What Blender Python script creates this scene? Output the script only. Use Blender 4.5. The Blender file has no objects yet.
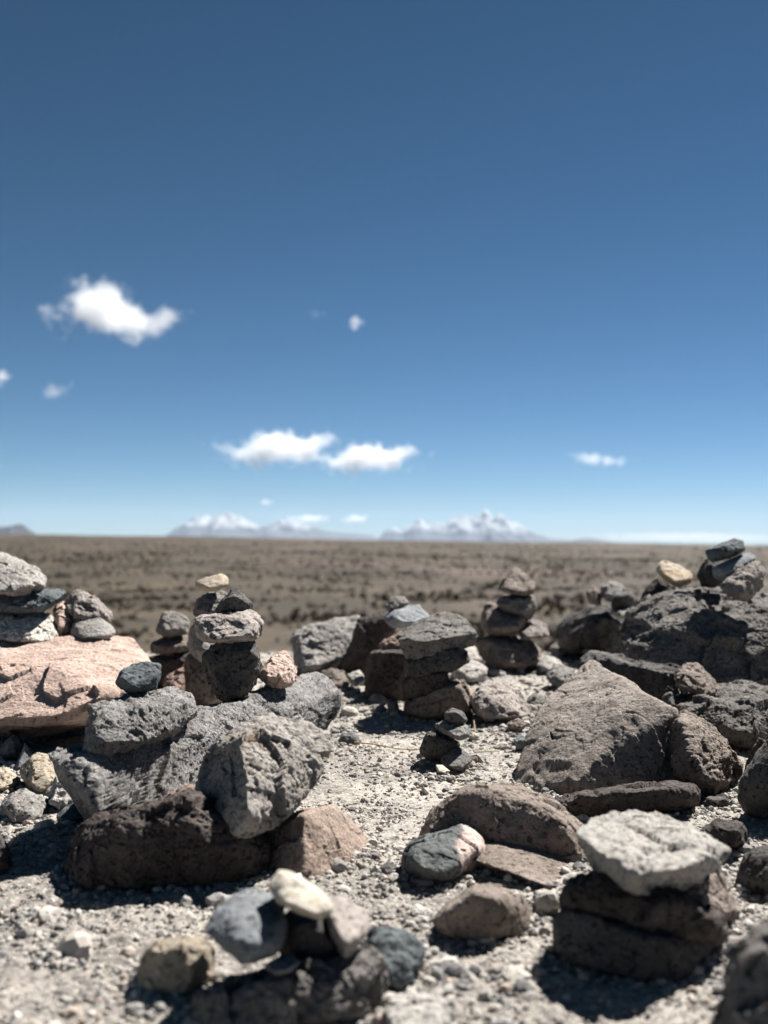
import bpy, bmesh, math, random
import numpy as np
from mathutils import Matrix, Vector

rng = np.random.default_rng(7)
random.seed(7)
sc = bpy.context.scene
COL = sc.collection
W, H, F = 768, 1024, 1098.0
CAM_H = 0.5

# ------------------------------------------------------------------ camera
cam_d = bpy.data.cameras.new('camera')
cam = bpy.data.objects.new('camera', cam_d)
COL.objects.link(cam)
sc.camera = cam
CM = (Matrix.Rotation(math.radians(90 + 1.46), 4, 'X') @ Matrix.Rotation(math.radians(0.42), 4, 'Z'))
cam.matrix_world = Matrix.Translation((0, 0, CAM_H)) @ CM
cam_d.sensor_fit = 'VERTICAL'
cam_d.sensor_height = 36.0
cam_d.lens = 36.0 * F / H
cam_d.clip_start = 0.05
cam_d.clip_end = 400000.0
cam_d.dof.use_dof = True
cam_d.dof.focus_distance = 2.15
cam_d.dof.aperture_fstop = 3.3
RC = np.array(CM.to_3x3())


def P(px, py, d):
    v = RC @ np.array([(px - W / 2) / F * d, -(py - H / 2) / F * d, -d])
    return v + np.array([0, 0, CAM_H])


# ------------------------------------------------------------------ noise
PERM = rng.permutation(4096).astype(np.int64)
GR = rng.normal(size=(4096, 3)); GR /= np.linalg.norm(GR, axis=1)[:, None]
RND = rng.random((4096, 3))


def hsh(ix, iy, iz):
    return PERM[(PERM[(PERM[ix & 4095] + iy) & 4095] + iz) & 4095]


def perlin(p):
    i = np.floor(p).astype(np.int64); f = p - i
    u = f * f * f * (f * (f * 6 - 15) + 10)
    r = 0
    for dx in (0, 1):
        wx = u[:, 0] if dx else 1 - u[:, 0]
        for dy in (0, 1):
            wy = u[:, 1] if dy else 1 - u[:, 1]
            for dz in (0, 1):
                wz = u[:, 2] if dz else 1 - u[:, 2]
                g = GR[hsh(i[:, 0] + dx, i[:, 1] + dy, i[:, 2] + dz)]
                r = r + wx * wy * wz * ((f[:, 0] - dx) * g[:, 0] + (f[:, 1] - dy) * g[:, 1] + (f[:, 2] - dz) * g[:, 2])
    return r * 1.6


def fbm(p, o=4, gain=0.5):
    a, s, t = 1.0, 0, 0
    for k in range(o):
        t = t + a * perlin(p * (2.03 ** k) + 17.3 * k); s += a; a *= gain
    return t / s


def worley(p, off=False):
    i = np.floor(p).astype(np.int64); f = p - i
    best = np.full(len(p), 9.0); cid = np.zeros(len(p), np.int64); qq = np.zeros((len(p), 3))
    for dx in (-1, 0, 1):
        for dy in (-1, 0, 1):
            for dz in (-1, 0, 1):
                h = hsh(i[:, 0] + dx, i[:, 1] + dy, i[:, 2] + dz)
                q = RND[h] + np.array([dx, dy, dz]) - f
                d = (q * q).sum(1)
                m = d < best
                best = np.where(m, d, best)
                if off: cid = np.where(m, h, cid); qq = np.where(m[:, None], q, qq)
    return (np.sqrt(best), cid, qq) if off else (np.sqrt(best), cid)


def sstep(a, b, x):
    t = np.clip((x - a) / (b - a), 0, 1)
    return t * t * (3 - 2 * t)


# ------------------------------------------------------------------ mesh helpers
def mesh_from(name, v, f, smooth=True):
    """v (n,3), f (m,k) all faces with k corners"""
    me = bpy.data.meshes.new(name)
    v = np.asarray(v, np.float32); f = np.asarray(f, np.int32)
    k = f.shape[1]
    me.vertices.add(len(v)); me.vertices.foreach_set('co', v.ravel())
    me.loops.add(f.size); me.loops.foreach_set('vertex_index', f.ravel())
    me.polygons.add(len(f))
    me.polygons.foreach_set('loop_start', np.arange(0, f.size, k, dtype=np.int32))
    me.polygons.foreach_set('loop_total', np.full(len(f), k, np.int32))
    me.polygons.foreach_set('use_smooth', np.full(len(f), smooth))
    me.update(calc_edges=True)
    me.validate()
    return me


def link(name, me, mat, loc=(0, 0, 0), parent=None):
    o = bpy.data.objects.new(name, me)
    o.location = loc
    if mat: me.materials.append(mat)
    if parent: o.parent = parent
    COL.objects.link(o)
    return o


def tag(o, label=None, cat=None, group=None, kind=None):
    if label: o['label'] = label
    if cat: o['category'] = cat
    if group: o['group'] = group
    if kind: o['kind'] = kind
    return o


ICO = {}


def ico(n):
    if n not in ICO:
        bm = bmesh.new(); bmesh.ops.create_icosphere(bm, subdivisions=n, radius=1.0)
        bm.verts.ensure_lookup_table()
        v = np.array([x.co[:] for x in bm.verts]); f = np.array([[q.index for q in t.verts] for t in bm.faces])
        v /= np.linalg.norm(v, axis=1)[:, None]
        bm.free(); ICO[n] = (v, f)
    return ICO[n]


def hull_planes(pts):
    bm = bmesh.new()
    for q in pts: bm.verts.new(q)
    r = bmesh.ops.convex_hull(bm, input=bm.verts)
    bmesh.ops.recalc_face_normals(bm, faces=bm.faces)
    N, Dd = [], []
    for fa in bm.faces:
        if fa.calc_area() < 1e-9: continue
        n = np.array(fa.normal[:]); d = float(n @ np.array(fa.verts[0].co[:]))
        if d < 0: n, d = -n, -d
        if any(n @ m > 0.992 for m in N): continue
        N.append(n); Dd.append(max(d, 1e-3))
    bm.free()
    return np.array(N), np.array(Dd)


# ------------------------------------------------------------------ materials
def nd(nt, t, **kw):
    n = nt.nodes.new(t)
    for k, v in kw.items():
        if k in n.bl_rna.properties: setattr(n, k, v)
        else: n.inputs[k].default_value = v
    return n


def ramp(nt, fac, a, b, c0=(0, 0, 0, 1), c1=(1, 1, 1, 1)):
    r = nt.nodes.new('ShaderNodeValToRGB')
    r.color_ramp.elements[0].position = a; r.color_ramp.elements[1].position = b
    r.color_ramp.elements[0].color = c0; r.color_ramp.elements[1].color = c1
    nt.links.new(fac, r.inputs[0]); return r.outputs[0]


def mix(nt, fac, a, b, mode='MIX'):
    m = nt.nodes.new('ShaderNodeMix'); m.data_type = 'RGBA'; m.blend_type = mode
    for s, v in ((m.inputs[0], fac), (m.inputs[6], a), (m.inputs[7], b)):
        if isinstance(v, (int, float)): s.default_value = v
        elif isinstance(v, (tuple, list)): s.default_value = (*v[:3], 1)
        else: nt.links.new(v, s)
    return m.outputs[2]


def noise(nt, co, scale, detail=4, rough=0.55):
    n = nt.nodes.new('ShaderNodeTexNoise'); n.inputs['Scale'].default_value = scale
    n.inputs['Detail'].default_value = detail; n.inputs['Roughness'].default_value = rough
    nt.links.new(co, n.inputs['Vector']); return n.outputs[0]


def new_mat(name):
    m = bpy.data.materials.new(name); m.use_nodes = True
    nt = m.node_tree; b = nt.nodes['Principled BSDF']
    b.inputs['Roughness'].default_value = 0.92
    b.inputs['Specular IOR Level'].default_value = 0.2
    return m, nt, b


def rock_mat(name, a, b, dark=0.35, light=None, grain=1.0, bump=1.0, spk=0.5, second=None, split=None, stain=None):
    K = .92
    a = tuple(x * K for x in a); b = tuple(x * K for x in b)
    m, nt, bs = new_mat(name)
    tc = nt.nodes.new('ShaderNodeTexCoord'); oi = nt.nodes.new('ShaderNodeObjectInfo')
    ad = nt.nodes.new('ShaderNodeVectorMath'); ad.operation = 'MULTIPLY_ADD'
    nt.links.new(oi.outputs['Random'], ad.inputs[0]); ad.inputs[1].default_value = (37, 37, 37)
    nt.links.new(tc.outputs['Object'], ad.inputs[2]); co = ad.outputs[0]
    n1 = noise(nt, co, 14 * grain, 5, 0.6)
    c = mix(nt, ramp(nt, n1, 0.36, 0.64), a, b)
    n2 = noise(nt, co, 110 * grain, 4, 0.65)
    c = mix(nt, ramp(nt, n2, 0.53, 0.62), c, tuple(x * dark for x in a))
    n3 = noise(nt, co, 260 * grain, 3, 0.6)
    lt = light or tuple(min(0.62, x * 1.9) for x in b)
    f3 = nt.nodes.new('ShaderNodeMath'); f3.operation = 'MULTIPLY'; f3.inputs[1].default_value = spk
    nt.links.new(ramp(nt, n3, 0.57, 0.68), f3.inputs[0])
    c = mix(nt, f3.outputs[0], c, lt)
    if second is not None:
        sx = nt.nodes.new('ShaderNodeVectorMath'); sx.operation = 'DOT_PRODUCT'
        nt.links.new(tc.outputs['Object'], sx.inputs[0]); sx.inputs[1].default_value = split[:3]
        mm = nt.nodes.new('ShaderNodeMath'); mm.operation = 'MULTIPLY_ADD'
        nt.links.new(n1, mm.inputs[0]); mm.inputs[1].default_value = 0.06; nt.links.new(sx.outputs['Value'], mm.inputs[2])
        s2 = mix(nt, ramp(nt, n2, 0.45, 0.65), second, tuple(x * 0.75 for x in second))
        c = mix(nt, ramp(nt, mm.outputs[0], split[3] + .03, split[3] + 0.036), c, s2)
    if stain is not None:
        n4 = noise(nt, co, 9, 3, 0.5)
        c = mix(nt, ramp(nt, n4, 0.60, 0.72), c, stain)
    # per stone variation
    hv = nt.nodes.new('ShaderNodeHueSaturation')
    mr = nt.nodes.new('ShaderNodeMapRange'); mr.inputs['To Min'].default_value = 0.82; mr.inputs['To Max'].default_value = 1.22
    nt.links.new(oi.outputs['Random'], mr.inputs[0]); nt.links.new(mr.outputs[0], hv.inputs['Value'])
    nt.links.new(c, hv.inputs['Color'])
    nt.links.new(hv.outputs[0], bs.inputs['Base Color'])
    b1 = nt.nodes.new('ShaderNodeBump'); b1.inputs['Distance'].default_value = 0.006; b1.inputs['Strength'].default_value = min(1, 0.95 * bump)
    nt.links.new(noise(nt, co, 160 * grain, 6, 0.7), b1.inputs['Height'])
    b2 = nt.nodes.new('ShaderNodeBump'); b2.inputs['Distance'].default_value = 0.014; b2.inputs['Strength'].default_value = min(1, 0.7 * bump)
    nt.links.new(noise(nt, co, 34 * grain, 5, 0.6), b2.inputs['Height'])
    nt.links.new(b2.outputs[0], b1.inputs['Normal'])
    nt.links.new(b1.outputs[0], bs.inputs['Normal'])
    return m


M = {
    'grey': rock_mat('grey_stone', (.20, .19, .18), (.30, .285, .27)),
    'pale': rock_mat('pale_stone', (.36, .34, .315), (.48, .455, .42), dark=.5, spk=.35),
    'white': rock_mat('whitish_stone', (.45, .42, .38), (.58, .54, .48), dark=.5, spk=.4, bump=.9),
    'cream': rock_mat('cream_stone', (.50, .45, .37), (.62, .57, .49), dark=.62, spk=.3, bump=.75, stain=(.46, .34, .20)),
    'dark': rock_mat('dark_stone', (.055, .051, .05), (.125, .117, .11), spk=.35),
    'mid': rock_mat('mid_grey_stone', (.12, .111, .104), (.20, .186, .175), spk=.5),
    'speck': rock_mat('speckled_andesite', (.155, .15, .146), (.32, .31, .30), dark=.3, spk=.75, bump=1.1),
    'lava': rock_mat('blue_black_lava', (.065, .078, .085), (.14, .16, .17), spk=.2, bump=.7),
    'blue': rock_mat('blue_grey_stone', (.17, .185, .20), (.27, .285, .30), dark=.5, spk=.5, bump=.8),
    'pink': rock_mat('pink_sandstone', (.41, .30, .25), (.54, .41, .35), dark=.6, spk=.3),
    'red': rock_mat('reddish_stone', (.24, .165, .135), (.36, .26, .215), spk=.35),
    'brown': rock_mat('brown_stone', (.145, .118, .10), (.26, .218, .19), spk=.4),
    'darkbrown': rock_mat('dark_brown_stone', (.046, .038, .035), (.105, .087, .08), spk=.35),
    'tan': rock_mat('tan_stone', (.36, .30, .225), (.48, .415, .33), dark=.5, spk=.4, bump=.95, stain=(.38, .26, .15)),
    'mauve': rock_mat('mauve_stone', (.22, .195, .18), (.33, .295, .27), spk=.4, bump=.85),
    'sandstone': rock_mat('sandy_pink_block', (.31, .235, .19), (.42, .33, .275), dark=.7, spk=.3, grain=1.3, bump=.8),
    'lit': rock_mat('lichen_mottled_stone', (.30, .27, .245), (.47, .435, .395), dark=.35, spk=.5, stain=(.34, .25, .16), bump=1.2),
    'wedge': rock_mat('brown_grey_stone', (.25, .215, .19), (.38, .33, .295), dark=.4, spk=.4, bump=1.1),
    'green': rock_mat('olive_stone', (.13, .125, .075), (.24, .225, .15), spk=.2, bump=.5),
    'twotone': rock_mat('two_tone_stone', (.085, .092, .095), (.14, .148, .148), spk=.15, bump=.5,
                        second=(.47, .37, .33), split=(.95, -.1, .25, .026)),
}

# ------------------------------------------------------------------ stones
LV = {'s': 4, 'm': 5, 'l': 6, 'x': 7, 'h': 8}
STONES = []


def S(name, label, mat, D, T, out, fo=(0, 0), fs=.6, lean=None, yaw=0.0, p=60, rough=1.0, pits=0.0, extra=(), group=None,
      cat='stone', chips=9, bs=.6, ledge=None, core=None):
    """a stone whose solid is spanned by an outline seen from the viewpoint, a near face and a far face at real depth"""
    o = np.array([(q[0], q[1], q[2] if len(q) > 2 else 0.0) for q in out], float)
    c = np.array([o[:, 0].mean(), o[:, 1].mean()])
    sz = np.array([np.ptp(o[:, 0]), np.ptp(o[:, 1])])
    if lean is None: lean, yaw = LEAN.get(label, (0.0, 0.0))
    if D is None:
        D = CAM_H * F / (o[:, 1].max() - 540.0) + T * 0.22
        D += lean * sz[1] / 2 / F * D
    o[:, 2] += -lean * (o[:, 1] - c[1]) / F * D + yaw * (o[:, 0] - c[0]) / F * D
    st = random.getstate(); random.seed(hash_str(label))
    pts = [P(q[0], q[1], D + q[2]) for q in o]
    off = np.array(fo) * sz
    for q in o:
        k = fs * random.uniform(.85, 1.1)
        if fs > 0: pts.append(P(*(c + (q[:2] - c) * k + off), D + q[2] - T / 2 * random.uniform(.8, 1)))
        k = bs * random.uniform(.85, 1.1)
        pts.append(P(*(c + (q[:2] - c) * k), D + q[2] + T / 2 * random.uniform(.75, 1)))
    for q in extra: pts.append(P(q[0], q[1], D + q[2]))
    pts = np.array(pts)
    lo, hi = pts.min(0), pts.max(0)
    ctr = (lo + hi) / 2; half = (hi - lo) / 2
    if core: ctr = P(core[0], core[1], D + core[2]); half = np.maximum(hi - ctr, ctr - lo)
    N, Dd = hull_planes((pts - ctr) / half)
    for k in range(chips):
        n = np.array([random.gauss(0, 1), random.gauss(0, 1), random.gauss(0, 1)]); n /= np.linalg.norm(n)
        sup = (((pts - ctr) / half) @ n).max()
        N = np.vstack([N, n]); Dd = np.append(Dd, sup * random.uniform(.87, .97))
    if chips > 4 and p >= 20:
        for k in range(7):      # broken flats on the near and upper side
            n = np.array([random.gauss(0, .8), -abs(random.gauss(.7, .5)), random.gauss(.15, .7)]); n /= np.linalg.norm(n)
            sup = (((pts - ctr) / half) @ n).max()
            N = np.vstack([N, n]); Dd = np.append(Dd, sup * random.uniform(.76, .93))
    px_size = max(sz)
    lv = 8 if px_size > 170 else 7 if px_size > 75 else 6 if px_size > 28 else 5
    v, f = ico(lv)
    q = np.maximum(v @ N.T, 0) / Dd
    qm = q.max(1)[:, None]
    w = (q / qm) ** p
    r = 1.0 / (qm[:, 0] * w.sum(1) ** (1.0 / p))
    if ledge:
        N2, D2 = hull_planes((np.array([P(a, b, D + c_) for a, b, c_ in ledge]) - ctr) / half)
        q2 = np.maximum(v @ N2.T, 0) / D2
        r2 = 1.0 / (q2.max(1) + 1e-9)
        big = r2 > r
        r = np.maximum(r, r2 * .985)
    nrm = (w[:, :, None] * (N / Dd[:, None])[None]).sum(1) if len(v) * len(N) < 4e6 else np.vstack([(w[i:i + 20000, :, None] * (N / Dd[:, None])[None]).sum(1) for i in range(0, len(v), 20000)])
    nrm = nrm / half; nrm /= np.linalg.norm(nrm, axis=1)[:, None]
    pos = v * (r * 1.03)[:, None] * half
    S_ = float(np.cbrt(np.prod(half)) * 2)          # size in metres
    seed = (hash_str(label) % 997) * .731
    u = pos / S_ + seed
    disp = .024 * fbm(u * 2.6, 3) + .012 * (0.5 - np.abs(perlin(u * 5.1 + 9))) * rough
    # fracture facets: each cell of a warped cell pattern gets its own tilt
    if rough > .25:
        for fsz, amp in ((2.3, .045), (5.5, .021), (13.0, .006)):
            uw = u * fsz + .13 * np.stack([perlin(u * fsz * 1.3 + 3), perlin(u * fsz * 1.3 + 31), perlin(u * fsz * 1.3 + 61)], 1)
            wl, cid, qv = worley(uw, True)
            disp = disp + amp * min(rough, 1.3) * ((GR[cid] * qv).sum(1) - .25 * (RND[cid][:, 0] - .5))
    uu = pos + seed
    if rough > .3:
        disp_m = .0019 * rough * fbm(uu * 62, 3, .6) + (.0013 * rough * fbm(uu * 150, 2) if lv >= 7 else 0)
        # fractured, stepped relief
        disp_m = disp_m + .0022 * rough * np.abs(perlin(uu * np.array([28, 28, 60])))
    else:
        disp_m = .0015 * fbm(uu * 40, 3)
    disp = disp * S_ + disp_m
    if pits:
        w2, _ = worley(uu * 38 / max(1, S_ / .16) ** .5)
        mk = sstep(-.15, .25, perlin(uu * 11 + 3))
        disp = disp - pits * .0065 * sstep(.5, .12, w2) * mk
        if lv >= 7:
            w3, _ = worley(uu * 105)
            disp = disp - pits * .0028 * sstep(.5, .15, w3)
    pos = pos + nrm * disp[:, None]
    me = mesh_from(name, pos, f)
    ob = link(name, me, M[mat], tuple(ctr))
    tag(ob, label, cat, group)
    random.setstate(st)
    STONES.append((ob, pos + ctr))
    return ob


def hash_str(s):
    h = 2166136261
    for ch in s: h = ((h ^ ord(ch)) * 16777619) & 0xffffffff
    return h


# how far each face is laid back (depth per height) and turned (depth per width)
LEAN = {
    'large pale pink boulder carrying the pile at the left edge': (.9, .1),
    'pale angular stone topping the pile on the pink boulder': (1.3, .1),
    'whitish pitted stone lying directly on the pink boulder': (1.1, 0),
    'small beige stone standing between whitish stone and grey stones': (.8, .3),
    'craggy brown-grey stone at the right end of the left pile': (.9, .2),
    'smooth grey rounded stone in front of the craggy brown-grey stone': (1.0, 0),
    'thin dark blue-grey slab in the middle of the left pile': (.9, 0),
    'long grey slab leaning from the dark block back to the gravel': (.5, 0),
    'oblong speckled grey block lying on the left end of the leaning slab': (1.0, .8),
    'small dark speckled stone perched on the oblong grey block': (.7, .2),
    'flat brownish bar-shaped stone balanced on the dark pedestal stone': (1.0, .1),
    'pink pointed stone leaning beside the dark pedestal stone': (1.0, .4),
    'flat tan capstone resting level above the black triangular stone': (1.2, 0),
    'grey stone just beneath the flat tan capstone': (.6, .3),
    'rough mauve stone at the foot of the tan-capped stack': (.9, .1),
    'dark drum-shaped stone with white flat top behind the pink boulder': (.8, .4),
    'brownish stone under the white-topped drum stone': (.6, .5),
    'reddish stone at the foot of the small stack behind the slab': (.8, .3),
    'thin leaf-shaped grey stone leaning beside the blue wedge': (.6, .3),
    'squarish tan stone lying below the leaf-shaped stone': (.6, .2),
    'flat beige stone lying half out of view left of the tan stone': (1.0, .2),
    'pale grey stone with shaded foot nearest the left edge gravel': (.6, .2),
    'small dark blue-grey stone at the foot of the leaning slab': (.8, 0),
    'pale crumbly stone tucked under the left end of the slab': (.6, 0),
    'rough light grey boulder at the left of the low heap': (1.3, .1),
    'small dark grey stone at the very top of the low heap': (.5, .3),
    'smooth light grey stone just below the top of the low heap': (1.1, .3),
    'reddish brown stone behind the flat capstone': (.8, 0),
    'small brown stone under the light grey boulder': (.8, 0),
    'small pale stone in the shade beneath the low heap': (1, 0),
    'flat thick capstone with lit grainy top on the middle cairn': (.45, 0),
    'warm grey rounded rock beside the base of the flat-topped cairn': (.6, .2),
    'pale sunlit stone behind the right side of the flat-topped cairn': (1.3, 0),
    'pale elongated stone second from top of the tiny cairn': (1.1, 0),
    'lit grey stone at the right foot of the tiny cairn': (1.1, .1),
    'tiny white pebble at the foot of the tiny cairn': (1.2, 0),
    'grey oval pebble in the cairn shadow on open gravel': (1.0, 0),
    'small pale pebble in front of the brown upright stone': (1.0, 0),
    'pointed sunlit stone crowning the four-tier cairn': (1.0, .3),
    'rounded dark stone second from the top of the four-tier cairn': (.2, .3),
    'brown lumpy stone on the left in the third tier': (.8, .1),
    'lighter stone on the right in the third tier': (1.2, .2),
    'broad brown base stone of the four-tier cairn': (.55, .2),
    'dull grey stone to the right of the four-tier cairn': (.8, 0),
    'pale round stone near the foot of the crowded dark boulder': (1.0, .1),
    'grey stone lying between the four-tier cairn and big angular rock': (1.0, .1),
    'flat pale stone left of the four-tier cairn base': (1.5, 0),
    'low pale stone right below the four-tier cairn': (1.2, 0),
    'small upright brown stone at the left on the crowded dark boulder': (.5, .4),
    'light mottled stone topmost on the crowded dark boulder': (1.0, .2),
    'flat pale stone under the dark rounded stone': (1.1, 0),
    'tan oval stone tilted on the hump-shaped stone': (1.2, .1),
    'dark grey stone topmost of the right edge stack': (.6, .2),
    'smooth tilted grey disc-shaped stone second in the right edge stack': (.6, .1),
    'craggy grey stone propping up the smooth disc-shaped stone': (.8, .5),
    'massive dark boulder at the right edge carrying stacked stones': (.35, 0),
    'small brown stone on the dark slab below the massive boulder': (1.1, .1),
    'broad grey slab at the right edge below the massive boulder': (.8, .1),
    'rusty brown block against the right side of the big angular rock': (.95, .3),
    'sloping warm grey slab lying on gravel left of the pale-capped cairn': (.55, -.15),
    'two-tone stone, dark grey left and pink on its right side': (.9, .15),
    'whitish flat capstone of the cairn near the bottom right': (1.5, 0),
    'brown stone standing behind the whitish capstone on its right': (.6, .6),
    'cream white stone on top of the cairn at the bottom': (1.4, .1),
    'blue-grey stone at the left of the cream-topped cairn': (1.1, .1),
    'mauve rounded stone right of the cream white stone': (1.2, .3),
    'rough pale-streaked base block of the cream-topped cairn': (.55, .1),
    'small pale grey stone wedged under the blue-grey stone': (1.2, 0),
    'blue-black lava stone beside the cream-topped cairn': (.7, .2),
    'cream tan block on the gravel left of the cream-topped cairn': (1.1, 0),
    'flat olive stone lying tilted on the bright sand': (1.0, 0),
    'small whitish flat stone at the shadow edge on the left': (1.2, 0),
    'pale lump of rock at the bottom edge beside the lava stone': (1.2, 0),
    'low pale wedge stone in front of the loaf-shaped stone': (1.2, 0),
    'flat cream pebble on the sand near the bottom': (1.5, 0),
    'small white pebble between loaf-shaped stone and pale-capped cairn': (1.0, .3),
    'small white round pebble in front of the cream tan block': (1.0, 0),
    'very close blurred dark rock in the bottom right corner': (.4, 0),
}

# left pile on the pink boulder -------------------------------------------------
g = 'stones piled on the pink boulder'
S('boulder', 'large pale pink boulder carrying the pile at the left edge', 'pink', 2.82, .5,
  [(-60, 650, .1), (-20, 640, .15), (56, 642, .15), (112, 636, .15), (140, 638, .1), (151, 652), (153, 672, -.1), (130, 700, -.1), (84, 730), (30, 745), (0, 750), (-60, 745)],
  fo=(.02, .02), fs=.72, pits=.25, cat='boulder', p=40, rough=.5)
S('stone', 'pale angular stone topping the pile on the pink boulder', 'pale', 3.12, .2,
  [(-30, 556), (0, 551), (8, 553), (16, 562), (29, 568), (42, 572), (47, 579), (45, 588), (34, 593), (10, 592), (-30, 588)], group=g, fo=(0, .12), fs=.75)
S('stone', 'small grey stone wedged under the pale top stone at the left edge', 'mid', 3.08, .12,
  [(-14, 580), (14, 577), (26, 588), (26, 598), (-12, 600)], group=g)
S('slab', 'thin dark blue-grey slab in the middle of the left pile', 'lava', 3.1, .2,
  [(-20, 600), (16, 596), (44, 590), (64, 593), (61, 600), (44, 611), (16, 614), (-20, 612)], group=g, fs=.75)
S('stone', 'whitish pitted stone lying directly on the pink boulder', 'white', 3.06, .18,
  [(-20, 617), (16, 613), (40, 610), (53, 615), (57, 637), (52, 644), (21, 643), (-20, 638)], group=g, pits=.7, fo=(0, .05), fs=.75)
S('stone', 'small beige stone standing between whitish stone and grey stones', 'pink', 3.12, .12,
  [(53, 608), (62, 601), (76, 609), (78, 618), (71, 634), (65, 640), (56, 638)], group=g)
S('stone', 'craggy brown-grey stone at the right end of the left pile', 'mauve', 3.15, .14,
  [(62, 602), (68, 594), (88, 592), (94, 598), (109, 611), (113, 622), (95, 626), (72, 620)], group=g, pits=1, rough=1.5)
S('stone', 'smooth grey rounded stone in front of the craggy brown-grey stone', 'grey', 3.04, .14,
  [(69, 626), (78, 618), (99, 615), (112, 624), (118, 634), (109, 641), (83, 642), (70, 637)], group=g, rough=.4, p=12, fo=(0, .1))
# slab stack --------------------------------------------------------------------
g = 'stones of the leaning slab stack'
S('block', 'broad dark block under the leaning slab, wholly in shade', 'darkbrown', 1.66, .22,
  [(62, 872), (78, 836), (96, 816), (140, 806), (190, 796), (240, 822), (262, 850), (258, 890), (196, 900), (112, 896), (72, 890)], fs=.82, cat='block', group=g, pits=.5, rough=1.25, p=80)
S('slab', 'long grey slab leaning from the dark block back to the gravel', 'speck', 2.12, .16,
  [(50, 752, -.29), (90, 757, -.24), (150, 741, -.09), (196, 708, .03), (240, 702, .17), (316, 675, .44), (328, 679, .48), (333, 695, .48), (338, 706, .48), (322, 734, .44),
   (215, 766, .06), (115, 829, -.2), (93, 820, -.25), (78, 795, -.28), (56, 766, -.30)], fs=.86, fo=(0, .02), pits=.9, rough=.5, cat='slab', group=g, p=90, chips=2)
S('stone', 'oblong speckled grey block lying on the left end of the leaning slab', 'speck', 1.92, .16,
  [(79, 724), (84, 707), (130, 694), (179, 686), (197, 701), (194, 716), (183, 727), (153, 744), (114, 755), (89, 756), (80, 742)], fs=.82, fo=(0, .03), rough=.9, pits=.7, group=g)
S('stone', 'small dark speckled stone perched on the oblong grey block', 'lava', 1.99, .08,
  [(113, 679), (121, 670), (130, 664), (154, 660), (160, 663), (160, 676), (155, 689), (141, 694), (124, 692)], group=g, rough=.9, pits=.3)
S('stone', 'dark upright pedestal stone under the flat slab of the tall stack', 'dark', 2.36, .15,
  [(206, 657), (225, 640), (252, 638), (262, 662), (259, 676), (245, 695), (236, 703), (222, 702), (213, 690)], group=g, rough=1.6, pits=.6, fs=.8)
S('slab', 'flat brownish bar-shaped stone balanced on the dark pedestal stone', 'mauve', 2.36, .14,
  [(194, 619), (200, 614), (226, 613), (250, 611), (259, 616), (264, 624), (258, 639), (230, 641), (204, 640), (196, 633)], group=g, fs=.8, fo=(0, .1), pits=.5)
S('stone', 'black triangular stone on top of the flat bar-shaped stone', 'dark', 2.43, .08,
  [(214, 610), (222, 599), (235, 588), (243, 592), (253, 604), (251, 613), (216, 615)], group=g, p=30, rough=.6)
S('stone', 'pink pointed stone leaning beside the dark pedestal stone', 'pink', 2.44, .11,
  [(257, 672), (268, 665), (279, 650), (286, 652), (297, 667), (297, 679), (286, 690), (265, 685)], group=g, pits=.5)
S('boulder', 'pale lichen mottled boulder leaning on the front of the long slab', 'lit', 1.68, .2,
  [(189, 812, .0), (209, 761, .03), (215, 746, .05), (236, 728, .06), (271, 712, .11), (291, 719, .11), (319, 736, .11), (328, 750, .09), (316, 777, .05), (279, 818, -.05), (256, 833, -.09), (222, 841, -.08), (198, 839, -.04), (190, 830, 0)],
  fs=0, rough=.9, pits=.55, group=g, cat='boulder', extra=[(238, 754, -.035), (246, 800, -.10), (252, 816, -.11)], p=80, chips=1, bs=.75)
S('block', 'smooth sandy pink block with square edge below the mottled boulder', 'sandstone', 1.72, .18,
  [(244, 862, .02), (250, 838, .03), (300, 810, -.02), (334, 807, .05), (352, 820, .07), (368, 842, .07), (373, 876, .03), (366, 900, -.03), (300, 905, -.12), (248, 892, -.06)],
  fs=0, rough=.6, group=g, cat='block', extra=[(304, 814, -.06), (303, 890, -.13)], p=40, chips=3, bs=.8)
S('stone', 'small flat reddish stone wedged in the gap under the leaning slab', 'red', 1.84, .1,
  [(146, 817), (172, 795), (192, 784), (206, 784), (204, 798), (166, 818)], group=g)
# stacks behind the slab
g = 'stones of the stack capped by a tan stone'
S('stone', 'flat tan capstone resting level above the black triangular stone', 'tan', 2.95, .1,
  [(194, 583), (199, 579), (222, 573), (229, 577), (230, 586), (213, 592), (197, 590)], group=g, rough=.5, p=14)
S('stone', 'grey stone just beneath the flat tan capstone', 'mid', 2.98, .11,
  [(192, 614), (198, 599), (208, 592), (225, 591), (230, 600), (224, 613), (200, 621)], group=g)
S('stone', 'rough mauve stone at the foot of the tan-capped stack', 'mauve', 3.0, .14,
  [(187, 630), (194, 614), (215, 610), (228, 640), (222, 655), (204, 662), (190, 652)], group=g, pits=.5)
S('stone', 'brown supporting stone low in the tan-capped stack', 'brown', 3.05, .2,
  [(186, 655), (204, 650), (228, 650), (240, 690), (210, 722), (186, 715)], group=g)
g = 'stones of the small stack behind the pink boulder'
S('stone', 'dark drum-shaped stone with white flat top behind the pink boulder', 'mid', 3.5, .12,
  [(160, 614), (167, 611), (184, 613), (189, 620), (188, 633), (170, 637), (154, 634)], group=g)
S('stone', 'brownish stone under the white-topped drum stone', 'brown', 3.5, .14,
  [(151, 643), (166, 636), (184, 634), (193, 645), (190, 653), (170, 655), (152, 651)], group=g)
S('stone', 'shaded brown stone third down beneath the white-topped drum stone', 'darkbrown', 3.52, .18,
  [(150, 656), (170, 652), (194, 650), (198, 660), (190, 676), (166, 690), (152, 690)], group=g)
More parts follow.
